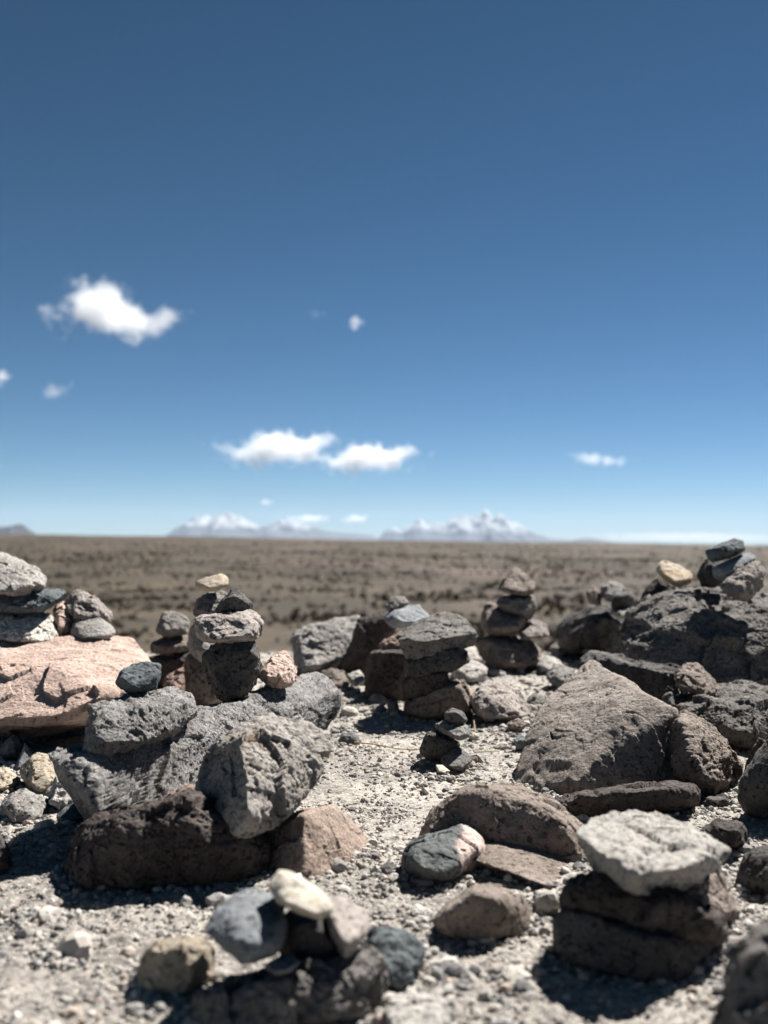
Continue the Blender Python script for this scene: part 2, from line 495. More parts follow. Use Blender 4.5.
S('stone', 'reddish stone at the foot of the small stack behind the slab', 'red', 3.25, .2,
  [(160, 686), (178, 668), (193, 660), (207, 665), (217, 692), (204, 712), (170, 712)], group=g, fo=(0, .05))
# left cluster in the hollow
g = 'small stones in the hollow under the pink boulder'
S('stone', 'dark blue wedge-shaped stone standing at the left edge', 'lava', 2.45, .06, [(-2, 750), (13, 733), (21, 744), (17, 762), (2, 764)], group=g, rough=.4, p=30)
S('stone', 'thin leaf-shaped grey stone leaning beside the blue wedge', 'blue', None, .05, [(13, 772), (25, 743), (33, 756), (28, 772)], group=g, rough=.3)
S('stone', 'squarish tan stone lying below the leaf-shaped stone', 'tan', None, .13, [(20, 766), (34, 754), (52, 754), (64, 770), (54, 791), (45, 797), (26, 788), (20, 777)], group=g, fo=(0, .1), rough=.7)
S('stone', 'flat beige stone lying half out of view left of the tan stone', 'tan', None, .1, [(-20, 768), (4, 767), (17, 775), (20, 783), (2, 793), (-20, 795)], group=g, fo=(0, .1))
S('stone', 'pale grey stone with shaded foot nearest the left edge gravel', 'grey', None, .11, [(-4, 808), (8, 796), (21, 788), (47, 799), (48, 817), (31, 823), (4, 822)], group=g, fo=(0, .12), rough=.7)
S('stone', 'small dark blue-grey stone at the foot of the leaning slab', 'lava', None, .05, [(55, 818), (64, 808), (73, 803), (83, 811), (86, 822), (75, 827), (58, 827)], group=g, rough=.6)
S('stone', 'pale crumbly stone tucked under the left end of the slab', 'pale', None, .1, [(47, 806), (52, 784), (61, 770), (76, 777), (82, 799), (74, 808), (57, 816)], group=g, rough=1.5, pits=.8)
S('stone', 'small bluish stone behind the flat beige stone', 'blue', 2.42, .05, [(-8, 756), (0, 755), (12, 764), (12, 771), (-6, 770)], group=g, rough=.4)
S('stone', 'dark stone cut off by the left edge beside the lit gravel', 'dark', 1.68, .1, [(-40, 838), (0, 832), (7, 845), (11, 868), (5, 888), (-40, 892)], fs=.8)
# middle background group
g = 'stones of the low heap left of the flat-topped cairn'
S('boulder', 'rough light grey boulder at the left of the low heap', 'grey', 4.2, .26,
  [(292, 638), (297, 630), (325, 624), (355, 613), (368, 625), (365, 637), (346, 658), (325, 669), (300, 675), (289, 658)], group=g, fs=.7, pits=.8, rough=1.5, cat='boulder', fo=(0, .04))
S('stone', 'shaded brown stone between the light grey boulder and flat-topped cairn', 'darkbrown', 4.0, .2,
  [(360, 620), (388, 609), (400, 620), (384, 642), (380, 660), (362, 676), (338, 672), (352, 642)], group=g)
S('stone', 'small dark grey stone at the very top of the low heap', 'mid', 3.75, .1, [(384, 609), (390, 597), (404, 595), (411, 603), (401, 609), (388, 612)], group=g, p=30)
S('stone', 'smooth light grey stone just below the top of the low heap', 'blue', 3.7, .13, [(384, 618), (395, 607), (418, 604), (431, 618), (427, 627), (390, 628)], group=g, rough=.5)
S('stone', 'reddish brown stone behind the flat capstone', 'red', 3.5, .13, [(378, 649), (385, 641), (398, 633), (411, 627), (410, 650), (382, 653)], group=g)
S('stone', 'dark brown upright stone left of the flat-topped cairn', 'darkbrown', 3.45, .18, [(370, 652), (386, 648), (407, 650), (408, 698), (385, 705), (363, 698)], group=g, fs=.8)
S('stone', 'small brown stone under the light grey boulder', 'brown', 3.7, .1, [(318, 672), (330, 668), (344, 672), (350, 688), (338, 692), (322, 684)], group=g)
S('stone', 'small pale stone in the shade beneath the low heap', 'pale', 3.65, .08, [(346, 675), (360, 669), (366, 680), (356, 688)], group=g)
g = 'stones of the flat-topped cairn'
S('slab', 'flat thick capstone with lit grainy top on the middle cairn', 'mid', 3.12, .24,
  [(398, 635, 0), (418, 622, .12), (445, 614, .14), (461, 618, .12), (475, 632, -.02), (473, 645, -.02), (423, 657, -.1), (406, 659, -.06)], group=g, fs=0, extra=[(400, 640, -.06), (425, 641, -.12), (470, 634, -.04)], cat='slab', p=80, bs=.85, rough=.8, chips=2, lean=0)
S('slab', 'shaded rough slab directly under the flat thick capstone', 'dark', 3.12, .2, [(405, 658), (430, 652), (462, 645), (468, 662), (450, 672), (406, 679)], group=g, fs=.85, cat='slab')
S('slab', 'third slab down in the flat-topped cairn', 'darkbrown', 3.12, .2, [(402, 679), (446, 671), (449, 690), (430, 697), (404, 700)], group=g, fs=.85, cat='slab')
S('stone', 'brown base stone of the flat-topped cairn', 'brown', 3.12, .22, [(402, 700), (445, 690), (450, 680), (463, 679), (476, 712), (462, 722), (434, 727), (402, 718)], group=g, fs=.75)
S('stone', 'warm grey rounded rock beside the base of the flat-topped cairn', 'mauve', None, .22, [(471, 700), (482, 686), (500, 683), (517, 688), (533, 718), (506, 723), (477, 718)], fo=(0, .1))
S('stone', 'pale sunlit stone behind the right side of the flat-topped cairn', 'pale', 3.9, .2, [(450, 668), (466, 658), (488, 668), (486, 682), (460, 686)])
# small cairn in the middle
g = 'stones of the tiny cairn on the gravel'
S('pebble', 'dark rounded topmost stone of the tiny cairn on the gravel', 'mid', 2.45, .06, [(443, 713), (453, 707), (464, 711), (469, 722), (456, 726), (445, 721)], group=g, rough=.4, p=12)
S('pebble', 'pale elongated stone second from top of the tiny cairn', 'grey', 2.43, .06, [(433, 724), (445, 719), (470, 726), (473, 735), (461, 742), (440, 733)], group=g, rough=.5, p=12)
S('pebble', 'dark base stone of the tiny cairn on the gravel', 'dark', 2.44, .09, [(420, 750), (426, 734), (437, 730), (461, 742), (456, 756), (441, 762), (424, 758)], group=g, rough=.6)
S('pebble', 'lit grey stone at the right foot of the tiny cairn', 'mid', 2.38, .06, [(440, 760), (458, 745), (473, 759), (462, 771), (445, 768)], group=g, fo=(0, .1), rough=.5)
S('pebble', 'tiny white pebble at the foot of the tiny cairn', 'cream', 2.32, .02, [(436, 765), (443, 765), (450, 771), (446, 775), (437, 772)], rough=.3, chips=2)
S('pebble', 'tiny brown pebble right of the tiny cairn', 'brown', None, .025, [(470, 757), (477, 756), (481, 762), (472, 765)])
S('pebble', 'small pale pebble in front of the brown upright stone', 'grey', None, .05, [(372, 705), (382, 704), (388, 709), (384, 715), (373, 714)], rough=.4, p=12)
S('pebble', 'small dark pebble beside the base of the flat-topped cairn', 'mid', None, .05, [(386, 701), (397, 700), (401, 714), (390, 716)], rough=.4, p=12)
S('pebble', 'grey oval pebble in the cairn shadow on open gravel', 'grey', None, .03, [(339, 725), (348, 723), (352, 728), (344, 732)], rough=.4, p=12)
# right-centre cairn
g = 'stones of the four-tier cairn right of the middle'
S('stone', 'pointed sunlit stone crowning the four-tier cairn', 'brown', 4.3, .16, [(497, 592), (506, 576), (515, 567), (526, 574), (539, 587), (536, 594), (509, 595)], group=g, fo=(0, .1), p=30)
S('stone', 'rounded dark stone second from the top of the four-tier cairn', 'mid', 4.3, .18, [(496, 604), (503, 594), (535, 593), (537, 610), (530, 618), (506, 613)], group=g)
S('stone', 'brown lumpy stone on the left in the third tier', 'brown', 4.3, .2, [(481, 617), (489, 602), (506, 609), (530, 617), (524, 632), (506, 636), (481, 632)], group=g)
S('stone', 'lighter stone on the right in the third tier', 'mauve', 4.28, .14, [(518, 631), (532, 618), (547, 625), (550, 637), (522, 639)], group=g, fo=(0, .1))
S('boulder', 'broad brown base stone of the four-tier cairn', 'brown', 4.3, .3, [(476, 640), (500, 632), (520, 636), (547, 655), (544, 668), (529, 673), (500, 671), (481, 658)], group=g, cat='boulder')
S('stone', 'dull grey stone to the right of the four-tier cairn', 'mid', 4.9, .2, [(549, 649), (558, 642), (575, 646), (581, 656), (560, 660)])
S('stone', 'pale round stone near the foot of the crowded dark boulder', 'pale', 4.7, .15, [(579, 648), (585, 641), (594, 639), (602, 645), (604, 654), (586, 656)], rough=.4, p=12)
S('stone', 'grey stone lying between the four-tier cairn and big angular rock', 'grey', 3.75, .15, [(545, 675), (554, 665), (575, 669), (576, 682), (558, 690)], fo=(0, .08))
S('stone', 'flat pale stone left of the four-tier cairn base', 'pale', 4.5, .2, [(458, 648), (470, 644), (486, 655), (482, 664), (464, 662)])
S('stone', 'low pale stone right below the four-tier cairn', 'pale', 4.2, .2, [(534, 662), (548, 655), (562, 662), (560, 674), (540, 674)])
g = 'stones on the crowded dark boulder'
S('boulder', 'dark rounded boulder crowded with small stones', 'dark', 4.75, .5, [(556, 645), (564, 622), (589, 604), (614, 603), (638, 616), (634, 645), (608, 657), (575, 655)], cat='boulder', group=g, fo=(0, .05))
S('stone', 'small upright brown stone at the left on the crowded dark boulder', 'brown', 4.6, .09, [(585, 591), (593, 585), (602, 594), (601, 605), (589, 604)], group=g)
S('stone', 'light mottled stone topmost on the crowded dark boulder', 'grey', 4.6, .11, [(601, 586), (610, 581), (623, 585), (626, 594), (613, 602), (601, 600)], group=g, pits=.6)
S('stone', 'dark rounded stone at the right on the crowded dark boulder', 'dark', 4.55, .12, [(610, 604), (615, 594), (633, 591), (639, 599), (637, 610), (612, 610)], group=g, rough=.4, p=12)
S('stone', 'flat pale stone under the dark rounded stone', 'grey', 4.5, .14, [(610, 612), (625, 608), (638, 606), (638, 617), (620, 620)], group=g)
# right pile
g = 'stones stacked on the massive dark boulder'
S('boulder', 'massive dark boulder at the right edge carrying stacked stones', 'mid', 3.55, .6,
  [(608, 648), (616, 628), (640, 612), (668, 590, .15), (719, 584, .2), (768, 587, .2), (830, 600, .1), (840, 690), (768, 700), (715, 698), (683, 684), (622, 668)],
  fs=.78, fo=(.02, .06), rough=1.6, pits=1, cat='boulder', group=g, p=18)
S('stone', 'dark hump-shaped stone behind the massive dark boulder', 'darkbrown', 3.85, .18, [(636, 610), (645, 590), (659, 577), (672, 583), (682, 600), (690, 660), (640, 665)], group=g)
S('stone', 'tan oval stone tilted on the hump-shaped stone', 'tan', 3.75, .12, [(656, 565), (660, 559), (680, 565), (693, 575), (693, 583), (680, 588), (667, 582), (657, 573)], group=g, rough=.7, p=14)
S('stone', 'dark grey stone topmost of the right edge stack', 'lava', 3.5, .13, [(704, 551), (722, 544), (735, 538), (746, 541), (747, 549), (724, 560), (708, 561)], group=g, pits=.6)
S('stone', 'smooth tilted grey disc-shaped stone second in the right edge stack', 'blue', 3.48, .14, [(710, 568), (724, 562), (748, 551), (758, 553), (758, 559), (737, 574), (722, 583), (712, 579)], group=g, rough=.15, p=10, chips=1)
S('stone', 'black stone wedged behind the smooth disc-shaped stone', 'dark', 3.62, .14, [(697, 576), (705, 558), (722, 558), (728, 578), (716, 588), (702, 585)], group=g)
S('stone', 'craggy grey stone propping up the smooth disc-shaped stone', 'mauve', 3.42, .14, [(718, 587), (729, 576), (748, 561), (759, 562), (764, 571), (763, 582), (753, 600), (737, 601)], group=g, pits=.8, rough=1.4)
S('stone', 'small brown stone on the dark slab below the massive boulder', 'brown', 2.85, .1, [(675, 675), (683, 662), (698, 664), (712, 676), (723, 690), (718, 699), (685, 693), (678, 688)], rough=1.1, pits=.4, fo=(0, .05))
S('slab', 'low dark slab behind the big angular rock', 'dark', 3.05, .3, [(573, 680), (578, 661), (591, 652), (618, 656), (690, 674), (702, 700), (690, 720), (600, 712)], cat='slab', fs=.7, pits=.5)
S('slab', 'broad grey slab at the right edge below the massive boulder', 'mid', 2.8, .34, [(662, 700), (695, 692, .1), (723, 691, .1), (744, 681, .15), (768, 687, .1), (830, 700), (835, 752), (768, 758), (735, 754), (700, 725)], cat='slab', fs=.75, fo=(0, .1), pits=.9, rough=1.4)
# big angular rock
S('boulder', 'big angular grey rock with a pointed top right of the middle', 'wedge', 2.3, .36,
  [(514, 786, -.02), (529, 738, .10), (533, 720, .15), (545, 704, .22), (591, 663, .42), (640, 690, .05), (676, 709, .02), (682, 775, -.04), (653, 787, -.08), (600, 801, -.13), (556, 803, -.12)],
  fs=0, extra=[(612, 732, -.05), (578, 780, -.145)], rough=.42, pits=.35, cat='boulder', p=90, chips=0, bs=.85)
S('block', 'rusty brown block against the right side of the big angular rock', 'brown', 2.28, .24,
  [(670, 754), (674, 716), (684, 711), (697, 717), (717, 733), (740, 760), (738, 781), (717, 799), (695, 800), (680, 782)], fs=.7, rough=1.6, pits=.4, cat='block', extra=[(676, 716, -.08)], p=30)
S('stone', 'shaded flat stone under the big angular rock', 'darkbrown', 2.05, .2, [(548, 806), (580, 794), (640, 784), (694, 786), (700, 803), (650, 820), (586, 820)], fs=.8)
S('boulder', 'dark boulder at the right edge beyond the rusty brown block', 'dark', 2.2, .55,
  [(738, 815), (742, 784), (756, 758), (786, 728), (830, 640), (920, 610), (980, 800), (850, 880), (752, 840)], cat='boulder', fs=.75)  # tall part out of view is added to cast shade leftward
S('slab', 'sloping warm grey slab lying on gravel left of the pale-capped cairn', 'brown', 1.8, .16,
  [(420, 841), (430, 816, .01), (462, 791, .02), (489, 781, .03), (515, 785, .03), (560, 808, .02), (582, 829), (592, 852), (592, 878), (540, 872), (489, 860), (440, 850)],
  fs=.86, fo=(0, .02), rough=.8, cat='slab', p=60, chips=3, bs=.8, core=(520, 850, -.04), lean=.05,
  ledge=[(448, 838, -.04), (470, 824, -.02), (520, 832, -.03), (560, 850, -.05), (594, 868, -.03), (592, 884, -.10), (562, 886, -.20), (539, 883, -.21), (489, 866, -.18), (456, 852, -.12), (520, 845, .05), (500, 880, 0), (560, 885, 0), (580, 845, .02)])
S('stone', 'two-tone stone, dark grey left and pink on its right side', 'twotone', 1.68, .13,
  [(399, 858), (405, 846), (424, 836), (445, 829), (471, 822), (487, 835), (493, 847), (471, 874), (453, 888), (422, 888), (403, 874)], fs=.65, fo=(-.04, -.02), rough=.6, p=22)
S('boulder', 'smooth brown loaf-shaped stone with shaded front near the bottom', 'brown', 1.43, .16,
  [(431, 921), (443, 905), (474, 886), (495, 883), (515, 893), (536, 909, .07), (539, 930, .06), (536, 945, .04), (500, 949), (452, 945), (438, 936)], fs=.78, fo=(-.06, .0), rough=.5, p=18, cat='stone', lean=-.1)
# pale capped cairn
g = 'stones of the pale-capped cairn'
S('slab', 'whitish flat capstone of the cairn near the bottom right', 'pale', 1.36, .2,
  [(576, 833, .0), (585, 824, .05), (611, 812, .13), (656, 815, .14), (688, 827, .12), (728, 850, .03), (716, 868, -.02), (671, 888, -.05), (638, 899, -.06), (608, 883, -.04), (594, 862, -.02)],
  fs=0, extra=[(600, 852, -.08), (632, 874, -.12), (672, 870, -.11), (712, 855, -.04)], rough=1, pits=.6, group=g, cat='slab', p=50, chips=4, bs=.8, lean=0)
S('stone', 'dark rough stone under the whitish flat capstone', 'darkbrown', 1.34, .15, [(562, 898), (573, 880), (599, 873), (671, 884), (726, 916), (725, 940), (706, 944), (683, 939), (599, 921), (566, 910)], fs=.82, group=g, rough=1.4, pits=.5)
S('stone', 'brown stone standing behind the whitish capstone on its right', 'brown', 1.46, .12, [(664, 880), (715, 862), (733, 902), (746, 920), (730, 928), (680, 912)], group=g)
S('block', 'dark base block of the pale-capped cairn', 'dark', 1.34, .18, [(553, 916), (567, 908), (620, 918), (653, 930), (717, 943), (714, 960), (696, 996), (644, 991), (585, 973), (557, 951)], fs=.85, fo=(0, .03), group=g, cat='block', rough=.7)
S('stone', 'shaded round stone right of the pale-capped cairn', 'dark', 1.62, .15, [(738, 874), (750, 850), (800, 840), (820, 905), (768, 918), (744, 904)], rough=.5)
S('boulder', 'very close blurred dark rock in the bottom right corner', 'mid', 1.0, .16, [(712, 1050), (720, 1005), (733, 958), (754, 931), (790, 918), (850, 950), (880, 1110), (700, 1110)], cat='boulder', rough=1.2, fo=(0, -.05))
# bottom left cairn
g = 'stones of the cream-topped cairn'
S('stone', 'cream white stone on top of the cairn at the bottom', 'cream', 1.17, .08, [(267, 885), (278, 869), (292, 871), (310, 882), (327, 894), (336, 909), (322, 921), (298, 913), (276, 904)], group=g, rough=.2, p=24, chips=0, fs=.7, lean=1.0, yaw=.1)
S('stone', 'blue-grey stone at the left of the cream-topped cairn', 'blue', 1.17, .1, [(201, 935), (217, 903), (248, 886), (271, 894), (288, 912), (291, 930), (279, 956), (241, 969), (221, 957)], group=g, rough=.5, p=20, pits=.2)
S('stone', 'mauve rounded stone right of the cream white stone', 'mauve', 1.2, .08, [(318, 892), (342, 895), (370, 913), (373, 929), (360, 946), (346, 960), (328, 935)], group=g, rough=.3, p=16)
S('stone', 'dark stone in the middle below the cream white stone', 'dark', 1.2, .08, [(280, 908), (322, 914), (346, 950), (318, 970), (280, 962)], group=g, rough=.5)
S('block', 'rough pale-streaked base block of the cream-topped cairn', 'mid', 1.17, .12, [(192, 1000), (225, 984), (258, 974), (298, 970), (332, 973), (370, 947), (384, 960), (386, 989), (374, 1010), (342, 1024), (248, 1045), (196, 1045)], fs=.82, group=g, rough=1.5, pits=.6, cat='block', extra=[(300, 985, -.06)])
S('stone', 'small pale grey stone wedged under the blue-grey stone', 'blue', 1.14, .05, [(262, 966), (280, 956), (292, 954), (302, 962), (290, 974), (272, 976)], group=g, rough=.4)
S('stone', 'blue-black lava stone beside the cream-topped cairn', 'lava', None, .09, [(362, 944), (373, 929), (388, 937), (403, 930), (423, 940), (424, 969), (415, 990), (397, 996), (380, 984)], rough=1.3, pits=1)
S('stone', 'cream tan block on the gravel left of the cream-topped cairn', 'tan', None, .1, [(132, 992), (143, 956), (156, 940), (180, 936), (202, 937), (213, 949), (214, 976), (192, 998), (141, 998)], fs=.7, fo=(-.03, .03), rough=.8, lean=.1)
S('stone', 'flat olive stone lying tilted on the bright sand', 'green', 1.3, .03, [(44, 956), (51, 951), (60, 951), (79, 963), (74, 969), (57, 965)], rough=.3)
S('stone', 'small whitish flat stone at the shadow edge on the left', 'grey', None, .03, [(27, 917), (33, 914), (47, 919), (48, 924), (29, 923)], rough=.3)
S('stone', 'small brown stone in shade beside the whitish flat stone', 'brown', None, .03, [(43, 908), (49, 903), (57, 902), (60, 916), (48, 919)], rough=.4)
S('stone', 'pale lump of rock at the bottom edge beside the lava stone', 'pale', 1.13, .06, [(384, 1010), (398, 998), (424, 992), (441, 994), (452, 1009), (444, 1040), (390, 1040)], rough=1.2, fo=(0, .1))
S('stone', 'low pale wedge stone in front of the loaf-shaped stone', 'white', None, .05, [(500, 975), (508, 967), (523, 964), (528, 990), (512, 990)], rough=.4)
S('stone', 'flat cream pebble on the sand near the bottom', 'cream', None, .03, [(438, 980), (446, 973), (456, 974), (460, 986), (442, 988)], rough=.3)
S('pebble', 'small white pebble between loaf-shaped stone and pale-capped cairn', 'cream', None, .03, [(539, 893), (544, 889), (550, 891), (549, 903), (541, 903)], rough=.3)
S('pebble', 'small white round pebble in front of the cream tan block', 'cream', None, .025, [(142, 1006), (150, 1001), (159, 1005), (158, 1014), (146, 1014)], rough=.3)

g = 'rubble around the cairns'
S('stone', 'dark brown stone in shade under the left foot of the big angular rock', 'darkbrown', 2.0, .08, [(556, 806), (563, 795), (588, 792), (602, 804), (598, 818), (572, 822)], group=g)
S('stone', 'tiny sunlit chip in the shade below the big angular rock', 'pale', 1.98, .02, [(610, 803), (618, 799), (625, 804), (618, 808)], group=g, rough=.4)
S('stone', 'small grey stone left of the big angular rock at its upper side', 'grey', None, .06, [(526, 701), (534, 693), (546, 696), (547, 706), (533, 709)], group=g, lean=.7)
S('stone', 'flat blue-grey pebble touching the left flank of the big angular rock', 'blue', None, .05, [(514, 741), (520, 733), (530, 735), (529, 749), (517, 751)], group=g, lean=.6, rough=.5)
S('stone', 'small brown stone between warm grey rounded rock and big angular rock', 'brown', None, .05, [(508, 724), (518, 718), (527, 724), (520, 732), (510, 731)], group=g, lean=.5)
S('stone', 'buff stone right of the base of the flat-topped cairn in the gap', 'tan', 3.3, .1, [(452, 694), (464, 684), (476, 690), (474, 704), (458, 706)], group=g, lean=.9)
S('stone', 'grey chunk under the pink boulder behind the squarish tan stone', 'mid', 2.5, .08, [(34, 754), (44, 744), (60, 746), (66, 758), (52, 764)], group=g, lean=.6)
S('stone', 'dark brown stone below the pink boulder beside the slab end', 'darkbrown', 2.55, .1, [(30, 744), (50, 737), (82, 733), (84, 748), (60, 752), (38, 752)], group=g, lean=.3)
S('stone', 'pebble-sized grey stone on lit gravel near the left edge', 'mid', None, .03, [(44, 834), (50, 829), (58, 832), (56, 840), (46, 840)], group=g, lean=.6)
S('stone', 'pebble-sized beige stone on lit gravel near the left edge', 'tan', None, .03, [(20, 838), (27, 833), (35, 837), (32, 845), (22, 845)], group=g, lean=.6)
S('stone', 'brown stone at the right foot of the four-tier cairn', 'brown', None, .12, [(560, 690), (570, 682), (586, 684), (588, 696), (570, 700)], group=g, lean=.6)
S('stone', 'grey angular stone below the light grey boulder of the low heap', 'grey', 3.6, .1, [(296, 690), (304, 680), (318, 683), (320, 694), (306, 698)], group=g, lean=.8)
S('stone', 'dark stone in the gap between rusty block and dark edge boulder', 'dark', 2.1, .12, [(694, 804), (708, 795), (730, 797), (738, 812), (716, 822), (698, 818)], group=g)
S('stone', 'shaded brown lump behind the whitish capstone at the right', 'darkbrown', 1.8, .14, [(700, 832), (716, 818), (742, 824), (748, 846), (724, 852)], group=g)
S('stone', 'small pale stone on sand left of the loaf-shaped stone', 'pale', None, .04, [(408, 912), (416, 904), (428, 908), (426, 918), (412, 919)], group=g, lean=.8, rough=.6)
S('stone', 'small grey stone on the gravel between two-tone stone and sandy pink block', 'mid', None, .04, [(380, 868), (388, 862), (396, 867), (393, 876), (383, 876)], group=g, lean=.7)

# ------------------------------------------------------------------ terrain
def ground_h(x, y):
    r = np.sqrt(x * x + y * y)
    p = np.stack([x, y, np.zeros_like(x)], 1)
    h = 0.012 * fbm(p * 2.3 + 3, 3) * sstep(.2, 1.2, r) + 0.011 * fbm(p * 8, 4, .55) * sstep(9, 6, r)
    h = h - 2.75 * sstep(4.6, 24, r) - .12 * sstep(4.3, 7, r)
    far = sstep(24, 720, r)
    h = h + 3.05 * far ** 1.15 + .42 * fbm(p / 30.0 + 5, 3) * sstep(15, 60, r) + 2.4 * fbm(p / 210.0 + 1, 4) * sstep(60, 500, r) * sstep(2400, 900, r)
    h = h - 1.7 * sstep(100, 700, r) * np.clip(x, -600, 600) / 250
    h = h - 190 * sstep(760, 7000, r)
    return h


def build_ground():
    rad = list(np.exp(np.arange(math.log(.25), math.log(.9), .02))) + list(np.exp(np.arange(math.log(.9), math.log(7.5), .0024)))
    r = rad[-1]
    while r < 60000:
        r *= 1.02; rad.append(r)
    rad = np.array(rad)
    a1 = np.radians(np.arange(-48, 48, .16)); a2 = np.radians(np.arange(48, 312, 2.0))
    ang = np.concatenate([a1, a2]); n = len(ang); m = len(rad)
    R, A = np.meshgrid(rad, ang, indexing='ij')
    x = (R * np.sin(A)).ravel(); y = (R * np.cos(A)).ravel()
    z = ground_h(x, y)
    near = R.ravel() < 8
    p = np.stack([x, y, z * 0], 1)[near]
    w, _ = worley(p * 60)
    w2, _ = worley(p * 24 + 7)
    z[near] += .006 * (.5 - w) * sstep(-.2, .3, perlin(p * 7)) + .006 * sstep(.45, .1, w2) * sstep(-.1, .3, perlin(p * 5 + 2)) + .005 * fbm(p * 55, 3, .6)
    i = np.arange(m - 1)[:, None] * n; j = np.arange(n)[None]; j2 = (j + 1) % n
    f = np.stack([i + j, i + j2, i + n + j2, i + n + j], -1).reshape(-1, 4)
    me = mesh_from('ground', np.stack([x, y, z], 1), f[:, ::-1])
    m_, nt, bs = new_mat('plateau_ground')
    tc = nt.nodes.new('ShaderNodeTexCoord'); co = tc.outputs['Object']
    c = mix(nt, ramp(nt, noise(nt, co, 3.5, 5), .38, .62), (.20, .185, .166), (.33, .305, .27))
    c = mix(nt, ramp(nt, noise(nt, co, 95, 4, .65), .49, .62), c, (.12, .11, .105))
    c = mix(nt, ramp(nt, noise(nt, co, 210, 3, .6), .58, .7), c, (.62, .58, .52))
    b = mix(nt, ramp(nt, noise(nt, co, .05, 5, .6), .40, .60), (.029, .022, .013), (.064, .048, .028))
    b = mix(nt, ramp(nt, noise(nt, co, .9, 4, .6), .48, .62), b, (.027, .021, .015))
    b = mix(nt, ramp(nt, noise(nt, co, .012, 3, .5), .52, .62), b, (.078, .056, .045))
    ln = nt.nodes.new('ShaderNodeVectorMath'); ln.operation = 'LENGTH'; nt.links.new(co, ln.inputs[0])
    mr = nt.nodes.new('ShaderNodeMapRange'); mr.inputs['From Min'].default_value = 5; mr.inputs['From Max'].default_value = 16
    nt.links.new(ln.outputs['Value'], mr.inputs[0])
    c = mix(nt, mr.outputs[0], c, b)
    nt.links.new(c, bs.inputs['Base Color'])
    b1 = nt.nodes.new('ShaderNodeBump'); b1.inputs['Distance'].default_value = .004; b1.inputs['Strength'].default_value = .9
    nt.links.new(noise(nt, co, 130, 5, .65), b1.inputs['Height'])
    nt.links.new(b1.outputs[0], bs.inputs['Normal'])
    tag(link('ground', me, m_), kind='structure')


build_ground()


def island_mat(name, cols, rough=.9, bump=None):
    m, nt, bs = new_mat(name)
    ge = nt.nodes.new('ShaderNodeNewGeometry')
    r = nt.nodes.new('ShaderNodeValToRGB'); r.color_ramp.interpolation = 'LINEAR'
    e = r.color_ramp.elements
    while len(e) < len(cols): e.new(.5)
    for k, cc in enumerate(cols): e[k].position = k / (len(cols) - 1); e[k].color = (*cc, 1)
    nt.links.new(ge.outputs['Random Per Island'], r.inputs[0])
    c = r.outputs[0]
    tc = nt.nodes.new('ShaderNodeTexCoord')
    c = mix(nt, ramp(nt, noise(nt, tc.outputs['Object'], 190, 3), .5, .7), c, mix(nt, .5, c, (.25, .23, .21)))
    nt.links.new(c, bs.inputs['Base Color'])
    return m


def scatter_mesh(name, pos, sc3, lvl, jit=.22):
    v, f = ico(lvl)
    n = len(pos); k = len(v)
    q = rng.normal(size=(n, 4)); q /= np.linalg.norm(q, axis=1)[:, None]
    w, x, y, z = q.T
    Rm = np.stack([1 - 2 * (y * y + z * z), 2 * (x * y - w * z), 2 * (x * z + w * y), 2 * (x * y + w * z), 1 - 2 * (x * x + z * z), 2 * (y * z - w * x),
                   2 * (x * z - w * y), 2 * (y * z + w * x), 1 - 2 * (x * x + y * y)], 1).reshape(n, 3, 3)
    a = v[None] * (1 + jit * rng.normal(size=(n, k, 1)).clip(-1.6, 1.6))
    a = a * sc3[:, None, :]
    a = np.einsum('nij,nkj->nki', Rm, a)
    a[:, :, 2] *= .75
    vv = (a + pos[:, None]).reshape(-1, 3)
    ff = (f[None] + (np.arange(n) * k)[:, None, None]).reshape(-1, 3)
    return mesh_from(name, vv, ff, smooth=False)


